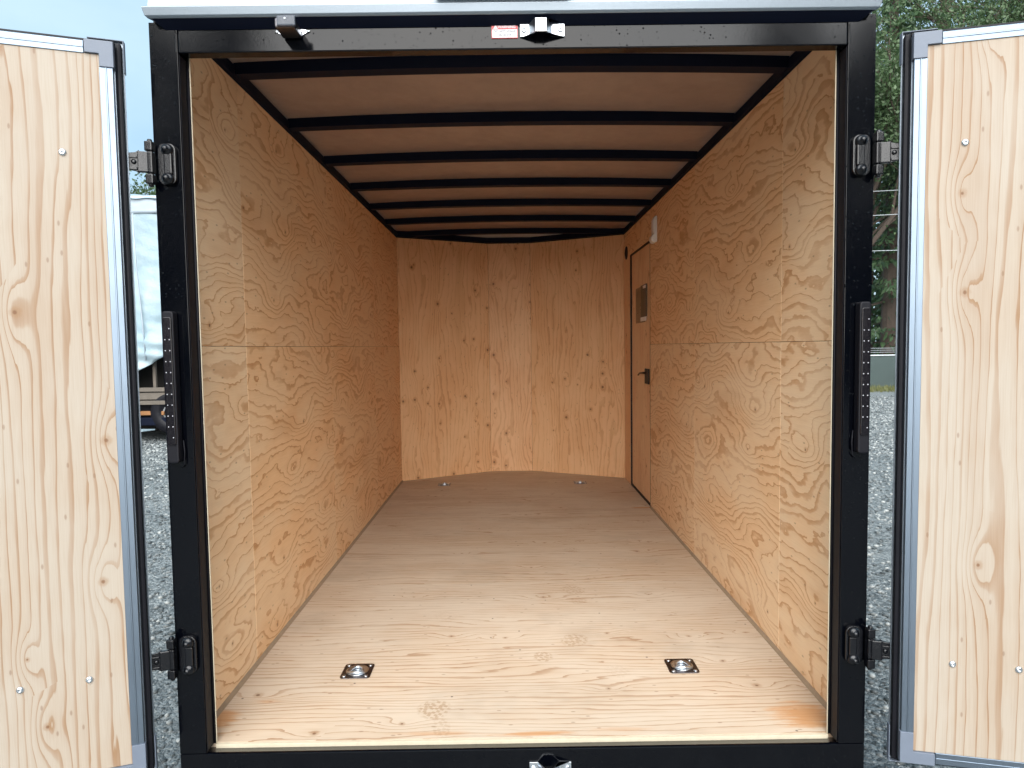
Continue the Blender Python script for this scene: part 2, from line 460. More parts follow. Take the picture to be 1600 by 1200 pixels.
gf = [(j * nx + i, j * nx + i + 1, (j + 1) * nx + i + 1, (j + 1) * nx + i) for j in range(len(ys) - 1) for i in range(nx - 1)]
structure(mesh_obj('ground', gv, gf, M_GRAVEL, smooth=True))

def fast_mesh(name, verts, tris):
    me = bpy.data.meshes.new(name)
    nv, nf = len(verts), len(tris)
    k = tris.shape[1]
    me.vertices.add(nv)
    me.vertices.foreach_set('co', np.asarray(verts, np.float32).ravel())
    me.loops.add(nf * k)
    me.loops.foreach_set('vertex_index', np.asarray(tris, np.int32).ravel())
    me.polygons.add(nf)
    me.polygons.foreach_set('loop_start', np.arange(0, nf * k, k, dtype=np.int32))
    me.update()
    me.validate()
    return me

def stone_mat():
    g = G('crushed_stone')
    rnd = g.n('NewGeometry').outputs['Random Per Island']
    col = g.ramp(rnd, [(0.0, (0.04, 0.048, 0.05)), (0.4, (0.125, 0.138, 0.139)), (0.75, (0.235, 0.25, 0.248)), (1.0, (0.42, 0.43, 0.41))])
    co = g.n('TexCoord').outputs['Object']
    return g.out(col, 0.42, 0.0, g.bump(g.noise(co, 160, 3, 0.6), 0.3, 0.004))
M_STONE = stone_mat()
bm = bmesh.new()
bmesh.ops.create_icosphere(bm, subdivisions=1, radius=1)
ICO_V = np.array([v.co[:] for v in bm.verts])
ICO_F = np.array([[v.index for v in f.verts] for f in bm.faces])
bm.free()
def stones(name, n, xr, yr, slope, label):
    t = rng.random(n)
    y = yr[0] + (yr[1] - yr[0]) * t ** 1.6
    x = xr[0] + (xr[1] - xr[0]) * rng.random(n)
    x = x + slope * y
    keep = np.abs(x) > 1.0
    x, y = x[keep], y[keep]
    n = len(x)
    s = (0.005 + 0.011 * rng.random(n) ** 2.4) * (1 + 0.05 * y)
    sc = np.stack([s * (0.8 + 0.7 * rng.random(n)), s * (0.8 + 0.7 * rng.random(n)), s * (0.5 + 0.4 * rng.random(n))], 1)
    V = ICO_V[None] * (1 + 0.28 * (rng.random((n, 12, 1)) - 0.5) * 2) * sc[:, None]
    a = rng.random(n) * 6.283
    ca, sa = np.cos(a)[:, None], np.sin(a)[:, None]
    W = np.stack([V[..., 0] * ca - V[..., 1] * sa + x[:, None], V[..., 0] * sa + V[..., 1] * ca + y[:, None],
                  V[..., 2] + (GZ + (ground_z(x, y) - GZ) * np.clip(1 - np.hypot(x, y - 6) / 26, 0, 1) + sc[:, 2] * 0.35)[:, None]], 2)
    F = ICO_F[None] + (np.arange(n) * 12)[:, None, None]
    o = link(name, fast_mesh(name, W.reshape(-1, 3), F.reshape(-1, 3)), M_STONE)
    o['kind'] = 'stuff'
    o['label'] = label
    o['category'] = 'gravel'
stones('gravel_stones', 24000, (-5.6, -0.95), (-0.6, 8.6), 0, 'loose grey crushed stone on the ground left of the trailer')
stones('gravel_stones', 24000, (0.95, 5.6), (-0.6, 8.6), 0, 'loose grey crushed stone on the ground right of the trailer')

stones('gravel_stones', 9000, (-2.4, 0.2), (7.6, 10.2), -0.57, 'loose stone in front of the tarp-covered trailer')
stones('gravel_stones', 15000, (-0.4, 2.4), (7.6, 17.5), 0.57, 'loose stone on the yard before the fence')

# ------------------------------------------------------------------ the trailer
T = thing('cargo_trailer', (0, 0, GZ), 'black-framed enclosed cargo trailer with plywood-lined interior and both rear doors open', 'trailer')
HW, HF, OW = 0.925, 0.868, 0.94      # inner half width, frame opening half width, frame outer half width
L, VY, V1, V2 = 3.67, 4.053, -0.196, 0.170
ZC = 2.0
def C(tint, seed):
    return (tint, seed, 0, 1)

# floor: one deck, three sheets
deck = B().prism([(-0.93, 0.055), (0.93, 0.055), (0.93, L), (V2, VY + 0.03), (V1, VY + 0.03), (-0.93, L)], 'z', -0.09, -0.024).done('floor_deck', M_BLACKIN, T)
GAP = 0.0007
for k, (y0, y1) in enumerate(((0.05, 1.27), (1.27, 2.49))):
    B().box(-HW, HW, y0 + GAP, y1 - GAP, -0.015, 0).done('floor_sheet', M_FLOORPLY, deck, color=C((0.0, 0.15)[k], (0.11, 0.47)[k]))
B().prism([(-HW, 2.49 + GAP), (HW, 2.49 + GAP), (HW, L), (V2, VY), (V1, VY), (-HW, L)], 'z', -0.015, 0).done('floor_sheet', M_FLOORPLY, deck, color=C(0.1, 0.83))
B().box(-HF + 0.008, HF - 0.008, 0.041, 0.0495, -0.0145, -0.001).done('floor_edge_strip', M_PLYEDGE, deck)
for s in (-1, 1):
    B().prism([(s * HW, 0.0003), (s * (HW - 0.011), 0.0003), (s * HW, 0.011)], 'y', 0.06, L if s < 0 else 2.67).done('floor_joint_trim', M_CAULK, deck)

# side walls: outer skin with plywood sheets on the inside
def side_wall(s):
    if s < 0:
        wall = B().box(-0.958, -0.936, 0.06, L, -0.15, 2.03).done('side_wall', M_BLACK, T)
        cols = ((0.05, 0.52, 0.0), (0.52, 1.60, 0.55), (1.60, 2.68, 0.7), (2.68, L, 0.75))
        for ci, (y0, y1, tn) in enumerate(cols):
            for ri, (z0, z1) in enumerate(((0.0, 1.115), (1.115, ZC))):
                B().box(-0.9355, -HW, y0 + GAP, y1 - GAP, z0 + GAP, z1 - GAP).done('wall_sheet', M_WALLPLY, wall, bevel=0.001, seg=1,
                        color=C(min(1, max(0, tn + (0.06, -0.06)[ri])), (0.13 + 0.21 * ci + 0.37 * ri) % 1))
    else:
        wall = (B().box(0.936, 0.958, 0.06, 2.68, -0.15, 2.03).box(0.936, 0.958, 3.41, L, -0.15, 2.03)
                .box(0.936, 0.958, 2.68, 3.41, 1.80, 2.03).box(0.936, 0.958, 2.68, 3.41, -0.15, -0.01).done('side_wall', M_BLACK, T))
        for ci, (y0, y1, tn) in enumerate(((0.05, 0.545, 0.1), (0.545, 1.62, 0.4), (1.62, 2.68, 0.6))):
            for ri, (z0, z1) in enumerate(((0.0, 1.105), (1.105, ZC))):
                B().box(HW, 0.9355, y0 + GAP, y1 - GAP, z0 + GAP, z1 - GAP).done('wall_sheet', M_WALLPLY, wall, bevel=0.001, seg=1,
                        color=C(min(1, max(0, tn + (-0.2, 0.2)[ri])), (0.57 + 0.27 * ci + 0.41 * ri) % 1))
        B().box(HW, 0.9355, 2.68 + GAP, L, 1.80, ZC - GAP).done('wall_sheet', M_WALLPLY, wall, color=C(0.7, 0.31))
        B().box(HW, 0.9355, 3.41, L, GAP, 1.80 - GAP).done('wall_sheet', M_SIDEPLY, wall, color=C(0.6, 0.71))
    return wall
wall_l, wall_r = side_wall(-1), side_wall(1)

# front nose: three sheets
nose = B()
for (xa, ya, xb, yb) in ((-0.955, L, V1, VY + 0.012), (V1, VY + 0.012, V2, VY + 0.012), (V2, VY + 0.012, 0.955, L)):
    nose.prism([(xa, ya + 0.002), (xb, yb + 0.002), (xb, yb + 0.03), (xa, ya + 0.03)], 'z', -0.15, 2.03)
nose = nose.done('nose_wall', M_BLACK, T)
for k, (xa, ya, xb, yb) in enumerate(((-HW, L, V1, VY), (V1, VY, V2, VY), (V2, VY, HW, L))):
    d = Vector((xb - xa, yb - ya, 0))
    ln = d.length
    o = B().box(GAP, ln - GAP, 0, 0.009, 0.0005, ZC).done('nose_sheet', M_FRONTPLY, nose, color=C((0.45, 0.5, 0.4)[k], (0.17, 0.51, 0.77)[k]))
    o.matrix_local = Matrix.Translation((xa, ya, 0)) @ Matrix.Rotation(math.atan2(d.y, d.x), 4, 'Z')

# roof: arched skin, ceiling sheet, bows, top rails
def arch(x, zc, sag):
    return zc - sag * (x / 0.9) ** 2
xs_ = np.linspace(-0.95, 0.95, 21)
def arched(name, mat, parent, y0, y1, zc, th, sag, bevel=0, half=0.95):
    b = B()
    xx = np.linspace(-half, half, 21)
    lo = [(x, arch(x, zc, sag)) for x in xx]
    hi = [(x, arch(x, zc + th, sag)) for x in xx[::-1]]
    b.prism(lo + hi, 'y', y0, y1)
    return b.done(name, mat, parent, bevel=bevel)
roof = arched('roof', M_WHITE, T, 0.03, L + 0.1, 2.082, 0.02, 0.03, half=0.962)
arched('ceiling_sheet', M_CEIL, roof, 0.05, L + 0.06, 2.066, 0.006, 0.018, half=0.93)
rv = []
B().prism([(-0.96, L + 0.1), (0.96, L + 0.1), (V2, VY + 0.05), (V1, VY + 0.05)], 'z', 2.045, 2.07).done('nose_roof', M_WHITE, roof)
for k in range(7):
    y = 0.505 + 0.532 * k
    arched('roof_bow', M_BLACKIN, roof, y - 0.026, y + 0.026, 2.024, 0.040, 0.013, half=0.917)
for s in (-1, 1):
    B().box(min(s * 0.913, s * 0.934), max(s * 0.913, s * 0.934), 0.06, L, 2.004, 2.040).done('top_rail', M_BLACKIN, roof, bevel=0.003)
for (xa, ya, xb, yb) in ((-HW, L, V1, VY), (V1, VY, V2, VY), (V2, VY, HW, L)):
    B().prism([(xa, ya - 0.045), (xb, yb - 0.045), (xb, yb), (xa, ya)], 'z', 2.004, 2.05).done('nose_rail', M_BLACKIN, roof)

# rear frame
for s in (-1, 1):
    p = B()
    p.prism([(s * HF, 0.0), (s * OW, 0.0), (s * OW, 0.0585), (s * 0.9372, 0.0585), (s * 0.9372, 0.0488), (s * 0.861, 0.0488), (s * 0.861, 0.046), (s * HF, 0.046)], 'z', -0.0015, 1.948)
    post = p.done('rear_post', M_BLACK, T, bevel=0.0012)
    B().box(min(s * 0.8660, s * 0.8677), max(s * 0.8660, s * 0.8677), 0.004, 0.0405, 0.002, 1.868).done('jamb_matte_strip', M_RUBBER, post, bevel=0.0006, seg=1)  # matte black strip added to cover the wood reflection on the post return
    B().box(min(s * 0.8588, s * 0.8608), max(s * 0.8588, s * 0.8608), 0.0462, 0.0487, 0.0, 1.90).done('liner_edge', M_PLYEDGE, post)
    # bead of the door seal along the stop
    B().tube([(s * 0.8645, 0.0445, 0.002), (s * 0.8645, 0.0445, 1.90)], 0.0032, 8).done('seal_bead', M_RUBBER, post, smooth=True)
    # weld bead between post and header
    wb = B()
    for z in np.arange(1.874, 1.924, 0.0035):
        M = Matrix.Translation((s * 0.871 + random.uniform(-.0006, .0006), -0.0002, z)) @ Matrix.Diagonal((0.0024, 0.0014, 0.0026, 1))
        wb.lathe([(0.3, -0.9), (1, 0), (0.3, 0.9)], M, 8)
    wb.done('weld_bead', M_HINGE, post, smooth=True)
header = B().box(-HF + 0.0005, HF - 0.0005, 0.0015, 0.036, 1.8705, 1.95).done('rear_header', M_BLACK, T, bevel=0.0035)
sill = B().prism([(0.0, -0.14), (0.0, -0.004), (0.006, -0.002), (0.052, -0.0155), (0.085, -0.0155), (0.085, -0.14)], 'x', -OW, OW).done('rear_sill', M_BLACK, T, bevel=0.002)

# drip rail over the header: sloping aluminium lip with dark underside, white cap above
b = B()
prof = [(-0.0002, 1.9505), (-0.028, 1.944), (-0.034, 1.949), (-0.040, 1.968), (-0.034, 1.972), (-0.0002, 1.972)]
hwid = lambda y: 0.936 if y < -0.037 else 0.932 if y < -0.030 else 0.926
A = [b.b.verts.new((-hwid(y), y, z)) for y, z in prof]
D = [b.b.verts.new((hwid(y), y, z)) for y, z in prof]
b.b.faces.new(A); b.b.faces.new(D[::-1])
for i in range(6):
    b.b.faces.new([A[i], D[i], D[(i + 1) % 6], A[(i + 1) % 6]])
lip = b.done('drip_rail', M_LIP, T, bevel=0.0012)
ub = B()
pr = [(-0.0004, 1.9275), (-0.0268, 1.9435), (-0.0272, 1.9438), (-0.0004, 1.9500)]
A = [ub.b.verts.new((-(0.895 + 0.022 * (y < -0.01)), y, z)) for y, z in pr]
D = [ub.b.verts.new((0.895 + 0.022 * (y < -0.01), y, z)) for y, z in pr]
ub.b.faces.new(A); ub.b.faces.new(D[::-1])
for i in range(4):
    ub.b.faces.new([A[i], D[i], D[(i + 1) % 4], A[(i + 1) % 4]])
ub.done('drip_underside', M_BLACKIN, lip)
cap = B()
cap.prism([(-0.030, 1.9728), (-0.024, 1.995), (0.0, 2.035), (0.04, 2.048), (0.04, 1.9728)], 'x', -0.927, 0.927)
cap.done('roof_cap', M_WHITE, T, bevel=0.004)
bl = B().prism([(-0.032, 1.9795), (-0.070, 1.9785), (-0.074, 2.020), (-0.034, 2.026)], 'x', -0.196, 0.145).done('brake_light', M_CAP, T, bevel=0.006)
g = G('red_lens'); M_RED = g.out((0.30, 0.01, 0.01), 0.2)
B().prism([(-0.0735, 1.988), (-0.077, 1.989), (-0.079, 2.012), (-0.0755, 2.013)], 'x', -0.180, 0.130).done('brake_lens', M_RED, bl, bevel=0.001)

# hardware on the header -------------------------------------------------------
# little lamp on a stamped plate
lamp = B().prism([(-0.613, 1.921), (-0.600, 1.913), (-0.592, 1.906), (-0.548, 1.906), (-0.540, 1.913), (-0.524, 1.921), (-0.540, 1.925), (-0.600, 1.925)], 'y', -0.002, -0.0005).done('plate_lamp', M_ZINC, T)
B().prism([(-0.593, 1.901), (-0.545, 1.901), (-0.545, 1.924), (-0.593, 1.924)], 'y', -0.066, -0.0025).done('lamp_body', M_DZINC, lamp, bevel=0.004)
M_LAMP = plain('grey_lamp_lens', (0.06, 0.07, 0.09), 0.22, 0.0, 0.2, 90, 0.3)
B().prism([(-0.585, 1.899), (-0.539, 1.899), (-0.539, 1.9245), (-0.585, 1.9245)], 'y', -0.078, -0.0665).done('lamp_lens', M_LAMP, lamp, bevel=0.004)
M_LED = G('led_chip').out((0.9, 0.92, 0.95), 0.15)
B().lathe([(0.0028, 0), (0.0024, 0.001), (0.0006, 0.0016)], Matrix.Translation((-0.5635, -0.0782, 1.916)) @ align_z((0, -1, 0)), 10).done('led', M_LED, lamp, smooth=True)
for x in (-0.606, -0.531):
    B().lathe([(0.003, 0), (0.003, 0.001), (0.001, 0.002)], Matrix.Translation((x, -0.002, 1.9205)) @ align_z((0, -1, 0)), 10).done('screw', M_ZINC, lamp, smooth=True)

# door keeper: folded steel strap with two bolts, one on the header, one on the sill
def keeper(z, flip):
    zz = (lambda d: z + d) if not flip else (lambda d: z - d)
    b = B()
    w0, w1 = zz(-0.017), zz(0.017)
    lo, hi = min(w0, w1), max(w0, w1)
    pr = [(0.0175, -0.004), (0.041, -0.004), (0.056, -0.034), (0.084, -0.034), (0.099, -0.004), (0.1325, -0.004)]
    inner = [(x, y + 0.0035) if y == -0.004 else (x + (0.003 if x < 0.07 else -0.003), y + 0.004) for x, y in pr]
    b.prism(pr + inner[::-1], 'z', lo, hi)
    k = b.done('door_keeper', M_ZINC, T, bevel=0.0012)
    for x in (0.0275, 0.122):
        B().lathe([(0.0072, 0), (0.0072, 0.0015), (0.006, 0.003), (0.003, 0.0034), (0.0028, 0.0018)], Matrix.Translation((x, -0.0045, zz(0.0))) @ align_z((0, -1, 0)), 16).done('bolt', M_ZINC, k, smooth=True)
keeper(1.9155, False)
keeper(-0.056, True)

# warning sticker
M_STW = plain('sticker_white', (0.80, 0.78, 0.80), 0.35, 0, 0.04, 20, 0)
M_STR = plain('sticker_red', (0.62, 0.07, 0.075), 0.35, 0, 0.06, 20, 0)
M_INK = plain('sticker_ink', (0.06, 0.07, 0.10), 0.5, 0, 0.05, 20, 0)
st = B().box(-0.056, 0.0115, -0.0012, -0.0002, 1.897, 1.932).done('warning_sticker', M_STR, T)
B().box(-0.0545, 0.010, -0.0020, -0.0013, 1.8985, 1.9185).done('text_field', M_STW, st)
def text(body, size, x, y, z, mat, parent, rot=(R(90), 0, 0), name='lettering', wscale=1.0):
    cu = bpy.data.curves.new('txt', 'FONT')
    cu.body = body; cu.size = size; cu.align_x = 'CENTER'; cu.align_y = 'CENTER'; cu.extrude = 0.0001; cu.offset = size * 0.018
    to = bpy.data.objects.new('txt', cu)
    COL.objects.link(to)
    me = bpy.data.meshes.new_from_object(to.evaluated_get(bpy.context.evaluated_depsgraph_get()))
    bpy.data.objects.remove(to)
    me.transform(Matrix.Translation((x, y, z)) @ Matrix.Rotation(rot[2], 4, 'Z') @ Matrix.Rotation(rot[0], 4, 'X') @ Matrix.Diagonal((wscale, 1, 1, 1)))
    me.name = name
    return link(name, me, mat, parent)
text('WARNING', 0.0095, -0.017, -0.0016, 1.925, M_STW, st)
text('DO NOT WALK', 0.0078, -0.0225, -0.0024, 1.9137, M_INK, st)
text('ON ROOF', 0.0078, -0.0225, -0.0024, 1.9040, M_INK, st)
B().prism([(-0.0515, 1.9205), (-0.0395, 1.9205), (-0.0455, 1.9305)], 'y', -0.0018, -0.0013).done('warning_triangle', M_STW, st)

# tail lights and hinges on the posts ------------------------------------------
def rounded_rect(x0, x1, z0, z1, r, n=5):
    pts = []
    for cx, cz, a0 in ((x1 - r, z1 - r, 0), (x0 + r, z1 - r, 90), (x0 + r, z0 + r, 180), (x1 - r, z0 + r, 270)):
        for k in range(n + 1):
            a = R(a0 + 90 * k / n)
            pts.append((cx + r * math.cos(a), cz + r * math.sin(a)))
    return pts
M_SMOKE = plain('smoked_lens', (0.004, 0.003, 0.005), 0.15, 0.0, 0.2, 60, 0.2)
M_LEDD = G('unlit_led').out((0.55, 0.55, 0.58), 0.2)
for s in (-1, 1):
    xa, xb = sorted((s * 0.896, s * 0.926))
    body = B().prism(rounded_rect(xa, xb, 0.806, 1.206, 0.008), 'y', -0.026, -0.0005).done('tail_light', M_RUBBER, T, bevel=0.004)
    lens = B().prism(rounded_rect(xa + 0.004, xb - 0.004, 0.855, 1.190, 0.005), 'y', -0.0305, -0.0265).done('lens', M_SMOKE, body, bevel=0.0015)
    led_me = None
    for k, z in enumerate(np.linspace(0.875, 1.16, 11)):
        for dx in (-0.0058, 0.0058):
            if k in (0, 10) and dx < 0:
                continue
            if led_me is None:
                o = B().lathe([(0.0016, 0), (0.0013, 0.0009), (0.0005, 0.0013)], align_z((0, -1, 0)), 8).done('led', M_LEDD, lens, smooth=True)
                led_me = o.data
            else:
                o = bpy.data.objects.new('led', led_me)
                COL.objects.link(o)
                o.parent = lens
            o.location = (s * 0.911 + dx, -0.0305, z)
    B().tube([(s * 0.893, -0.004, 0.865), (s * 0.889, -0.007, 0.835), (s * 0.891, -0.007, 0.80), (s * 0.898, -0.004, 0.792)], 0.0018, 6).done('cable', M_RUBBER, body, smooth=True)
    for zc in (1.5845, 0.2795):
        hx0, hx1 = sorted((s * 0.879, s * 0.926))
        br = B().prism(rounded_rect(hx0, hx1, zc - 0.052, zc + 0.054, 0.018), 'y', -0.012, -0.0005).done('hinge', M_HINGE, T, bevel=0.003)
        bx0, bx1 = sorted((s * 0.886, s * 0.906))
        B().box(bx0, bx1, -0.020, -0.0125, zc - 0.026, zc + 0.026).done('rib', M_HINGE, br, bevel=0.003)
        for dz in (-0.037, 0.037):
            B().lathe([(0.0155, 0), (0.0150, 0.006), (0.010, 0.010), (0.0075, 0.011), (0.007, 0.017), (0.003, 0.019)],
                      Matrix.Translation((s * 0.8985, -0.0121, zc + dz)) @ align_z((0, -1, 0)), 16).done('bolt', M_HINGE, br, smooth=True)
        # knuckles round the pin
        kn = B()
        for z0, z1 in ((zc - 0.054, zc - 0.029), (zc - 0.027, zc + 0.027), (zc + 0.029, zc + 0.054)):
            kx0, kx1 = sorted((s * 0.927, s * 0.9465))
            kn.box(kx0, kx1, -0.036, -0.014, z0, z1)
        kn.done('knuckle', M_HINGE, br, bevel=0.003)
        B().lathe([(0.005, -0.060), (0.006, -0.058), (0.006, 0.058), (0.005, 0.060)], Matrix.Translation((s * 0.937, -0.025, zc)), 12).done('pin', M_HINGE, br, smooth=True)

# rear doors -------------------------------------------------------------------
HP, DW = 1.79, 0.80
def rear_door(s, px, py, ang, zb, seeds):
    # local frame: +x runs from the hinge edge of the plywood outwards (s = -1: towards -X), y away from the viewer
    def sx(a, b):
        return sorted((s * a, s * b))
    zt = zb + HP
    b = B()
    e, tk = 0.029, 0.034
    x0, x1 = sx(-e - 0.002, DW + e)
    b.box(x0, x1, 0.010, tk, zb - e - 0.002, zt + e + 0.002)
    x0, x1 = sx(-0.047, DW + 0.047)
    b.box(x0, x1, tk + 0.0005, tk + 0.0035, zb - 0.046, zt + 0.046)
    door = b.done('rear_door', M_LIP, T, color=(0, 0, 0, 1))
    x0, x1 = sx(0.0, DW)
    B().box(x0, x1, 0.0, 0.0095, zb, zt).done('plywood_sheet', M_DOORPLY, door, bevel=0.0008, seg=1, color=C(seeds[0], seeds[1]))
    # aluminium edge channel, four lengths
    def trim(xa, xb, za, zc_):
        a, c = sx(xa, xb)
        hor = (xb - xa) > 0.2
        t = B().box(a, c, -0.0025, 0.0095, za, zc_)
        if hor:
            t.box(a, c, -0.004, -0.0025, (za + zc_) / 2 - 0.002, (za + zc_) / 2 + 0.002)
        else:
            m = (a + c) / 2
            t.box(m - 0.002, m + 0.002, -0.004, -0.0025, za, zc_)
        t.done('edge_trim', M_ALU, door, bevel=0.0008, seg=1)
    trim(-e, 0.0006, zb + 0.05, zt - 0.03)
    trim(DW - 0.0006, DW + e, zb + 0.05, zt - 0.03)
    trim(0.032, DW - 0.032, zt - 0.0006, zt + e)
    trim(0.052, DW - 0.052, zb - e, zb + 0.0006)
    # bulb seal in the channel behind the trim
    def seal(xa, xb, za, zc_):
        a, c = sx(xa, xb)
        B().box(a, c, 0.0165, tk, za, zc_).done('door_seal', M_RUBBER, door, bevel=0.005)
    seal(-0.0445, -e - 0.0022, zb - 0.040, zt + 0.040)
    seal(DW + e + 0.0022, DW + 0.049, zb - 0.040, zt + 0.040)
    seal(-e - 0.002, DW + e, zt + e + 0.0022, zt + 0.043)
    seal(-e - 0.002, DW + e, zb - 0.043, zb - e - 0.0022)
    # plastic corner caps: an L on the face, a second L round the lip
    for cx, sg in ((0.0, 1), (DW, -1)):
        for cz, tg, arm in ((zt, 1, 0.030), (zb, -1, 0.050)):
            k = B()
            X = lambda d: s * (cx + sg * d)
            pts = [(X(-e - 0.003), cz + tg * (e + 0.003)), (X(arm), cz + tg * (e + 0.003)), (X(arm), cz + tg * 0.0008), (X(0.0008) if False else X(-0.0008), cz + tg * 0.0008),
                   (X(-0.0008), cz - tg * arm), (X(-e - 0.003), cz - tg * arm)]
            k.prism(pts, 'y', -0.0065, 0.0094)
            pts = [(X(-0.050), cz + tg * 0.049), (X(arm), cz + tg * 0.049), (X(arm), cz + tg * 0.0465), (X(-0.0475), cz + tg * 0.0465), (X(-0.0475), cz - tg * arm), (X(-0.050), cz - tg * arm)]
            k.prism(pts, 'y', 0.022, tk + 0.006)
            k.done('corner_cap', M_CAP, door, bevel=0.0015)
    # carriage bolts of the hinge straps
    for bx in (0.087, 0.235):
        for bz in (zb + 0.2395, zb + 1.549):
            B().lathe([(0.0088, 0), (0.0086, 0.0012), (0.0068, 0.0034), (0.0036, 0.0045), (0.0030, 0.0042), (0.0026, 0.0022)],
                      Matrix.Translation((s * bx, -0.0002, bz)) @ align_z((0, -1, 0)), 18).done('carriage_bolt', M_ZINC, door, smooth=True)
    # hinge straps behind the lip
    for bz in (zb + 0.2435, zb + 1.5485):
        y0 = tk + 0.004
        b = B()
        pts = [(s * -0.070, bz + 0.030), (s * -0.062, bz + 0.024), (s * -0.050, bz + 0.022), (s * 0.30, bz + 0.018), (s * 0.31, bz), (s * 0.30, bz - 0.018),
               (s * -0.050, bz - 0.022), (s * -0.062, bz - 0.024), (s * -0.070, bz - 0.030)]
        b.prism(pts, 'y', y0, y0 + 0.006)
        a, c = sx(-0.066, 0.30)
        b.box(a, c, y0 - 0.003, y0, bz - 0.0215, bz - 0.014)
        b.box(a, c, y0 - 0.003, y0, bz + 0.008, bz + 0.014)
        st_ = b.done('hinge_strap', M_HINGE, door, bevel=0.0015)
        a, c = sx(-0.092, -0.066)
        B().box(a, c, y0 - 0.004, y0 + 0.008, bz - 0.0265, bz + 0.0265).done('strap_eye', M_HINGE, door, bevel=0.003)
        B().lathe([(0.006, 0), (0.006, 0.002), (0.0025, 0.0035)], Matrix.Translation((s * -0.058, y0 - 0.0005, bz - 0.001)) @ align_z((0, -1, 0)), 12).done('strap_rivet', M_HINGE, door, smooth=True)
    # s>0: outward end swings towards the viewer (-Y): rotate by -ang; s<0: rotate by +ang
    door.matrix_local = Matrix.Translation((px, py, -GZ)) @ Matrix.Rotation(-s * ang, 4, 'Z')
    return door
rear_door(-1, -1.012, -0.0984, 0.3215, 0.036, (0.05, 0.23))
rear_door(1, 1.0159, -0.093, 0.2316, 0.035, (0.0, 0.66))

# side door, recessed in the right wall
jamb = B()
jamb.box(0.9255, 0.962, 3.399, 3.4095, 0.0005, 1.7995).box(0.9255, 0.962, 2.681, 2.691, 0.0005, 1.7995)
jamb.box(0.9255, 0.962, 2.6915, 3.3985, 1.790, 1.7995).box(0.9255, 0.962, 2.6915, 3.3985, 0.0005, 0.010)
jamb = jamb.done('side_door_jamb', M_RUBBER, T)
sd = B().box(0.937, 0.962, 2.6915, 3.3985, 0.0105, 1.7895).done('side_door', M_SIDEPLY, T, color=C(0.05, 0.93))
hd = B().box(0.928, 0.9368, 2.755, 2.885, 0.830, 0.935).done('latch', M_RUBBER, sd, bevel=0.003)
B().tube([(0.927, 2.85, 0.905), (0.915, 2.88, 0.905), (0.907, 2.95, 0.900), (0.905, 3.00, 0.885)], [0.007, 0.007, 0.006, 0.005], 8).done('lever', M_HINGE, hd, smooth=True)

# vent plug, dome light on the right wall
vent = B().lathe([(0.052, 0), (0.052, 0.004), (0.046, 0.008), (0.030, 0.008), (0.026, 0.003)], Matrix.Translation((HW - 0.0002, 3.555, 1.835)) @ align_z((-1, 0, 0)), 24).done('vent_plug', M_RUBBER, T, smooth=True)
dl = B().prism([(0.0, 1.755), (0.014, 1.748), (0.030, 1.752), (0.038, 1.770), (0.036, 1.79), (0.022, 1.80), (0.020, 1.90), (0.014, 1.915), (0.0, 1.918)], 'x', 0, 1)
for v in dl.b.verts:      # profile drawn in (depth from wall, z); spread along y
    t, d, z = v.co
    v.co = (HW - 0.0003 - d, 2.462 + 0.075 * t, z)
M_DOME = plain('white_lamp_plastic', (0.80, 0.79, 0.76), 0.3, 0.0, 0.03, 10, 0)
dl = dl.done('dome_light', M_DOME, T, bevel=0.006)
B().box(HW - 0.0245, HW - 0.0207, 2.474, 2.525, 1.812, 1.895).done('diffuser', M_STW, dl, bevel=0.001)

# recessed tie-down rings in the floor
def tie_down(x, y, turn=0):
    h = 0.0505
    p = B()
    p.prism(rounded_rect(x - h, x + h, y - h, y + h, 0.012), 'z', 0.0004, 0.0030)
    plate = p.done('tie_down', M_DZINC, T, bevel=0.001)
    B().lathe([(0.036, 0.0031), (0.0385, 0.0050), (0.034, 0.0050), (0.029, 0.0034), (0.006, 0.0032)], Matrix.Translation((x, y, 0)), 24).done('cup_rim', M_ZINC, plate, smooth=True)
    pts = []
    for k in range(13):
        a = R(180 * k / 12)
        pts.append((x + 0.021 * math.cos(a), y - 0.012 + 0.030 * math.sin(a), 0.0085))
    rg = B().tube([(x + 0.021, y - 0.022, 0.0085)] + pts + [(x - 0.021, y - 0.022, 0.0085)], 0.0042, 8)
    rg.tube([(x - 0.030, y - 0.024, 0.0085), (x + 0.030, y - 0.024, 0.0085)], 0.0048, 8)
    rg.done('ring', M_ZINC, plate, smooth=True)
    for dx in (-0.037, 0.037):
        for dy in (-0.037, 0.037):
            B().lathe([(0.0068, 0.0030), (0.0066, 0.0045), (0.004, 0.0058), (0.0014, 0.0060)], Matrix.Translation((x + dx, y + dy, 0)), 12).done('screw', M_ZINC, plate, smooth=True)
for x, y in ((-0.556, 0.445), (0.553, 0.446), (-0.56, 3.515), (0.535, 3.512)):
    tie_down(x, y)

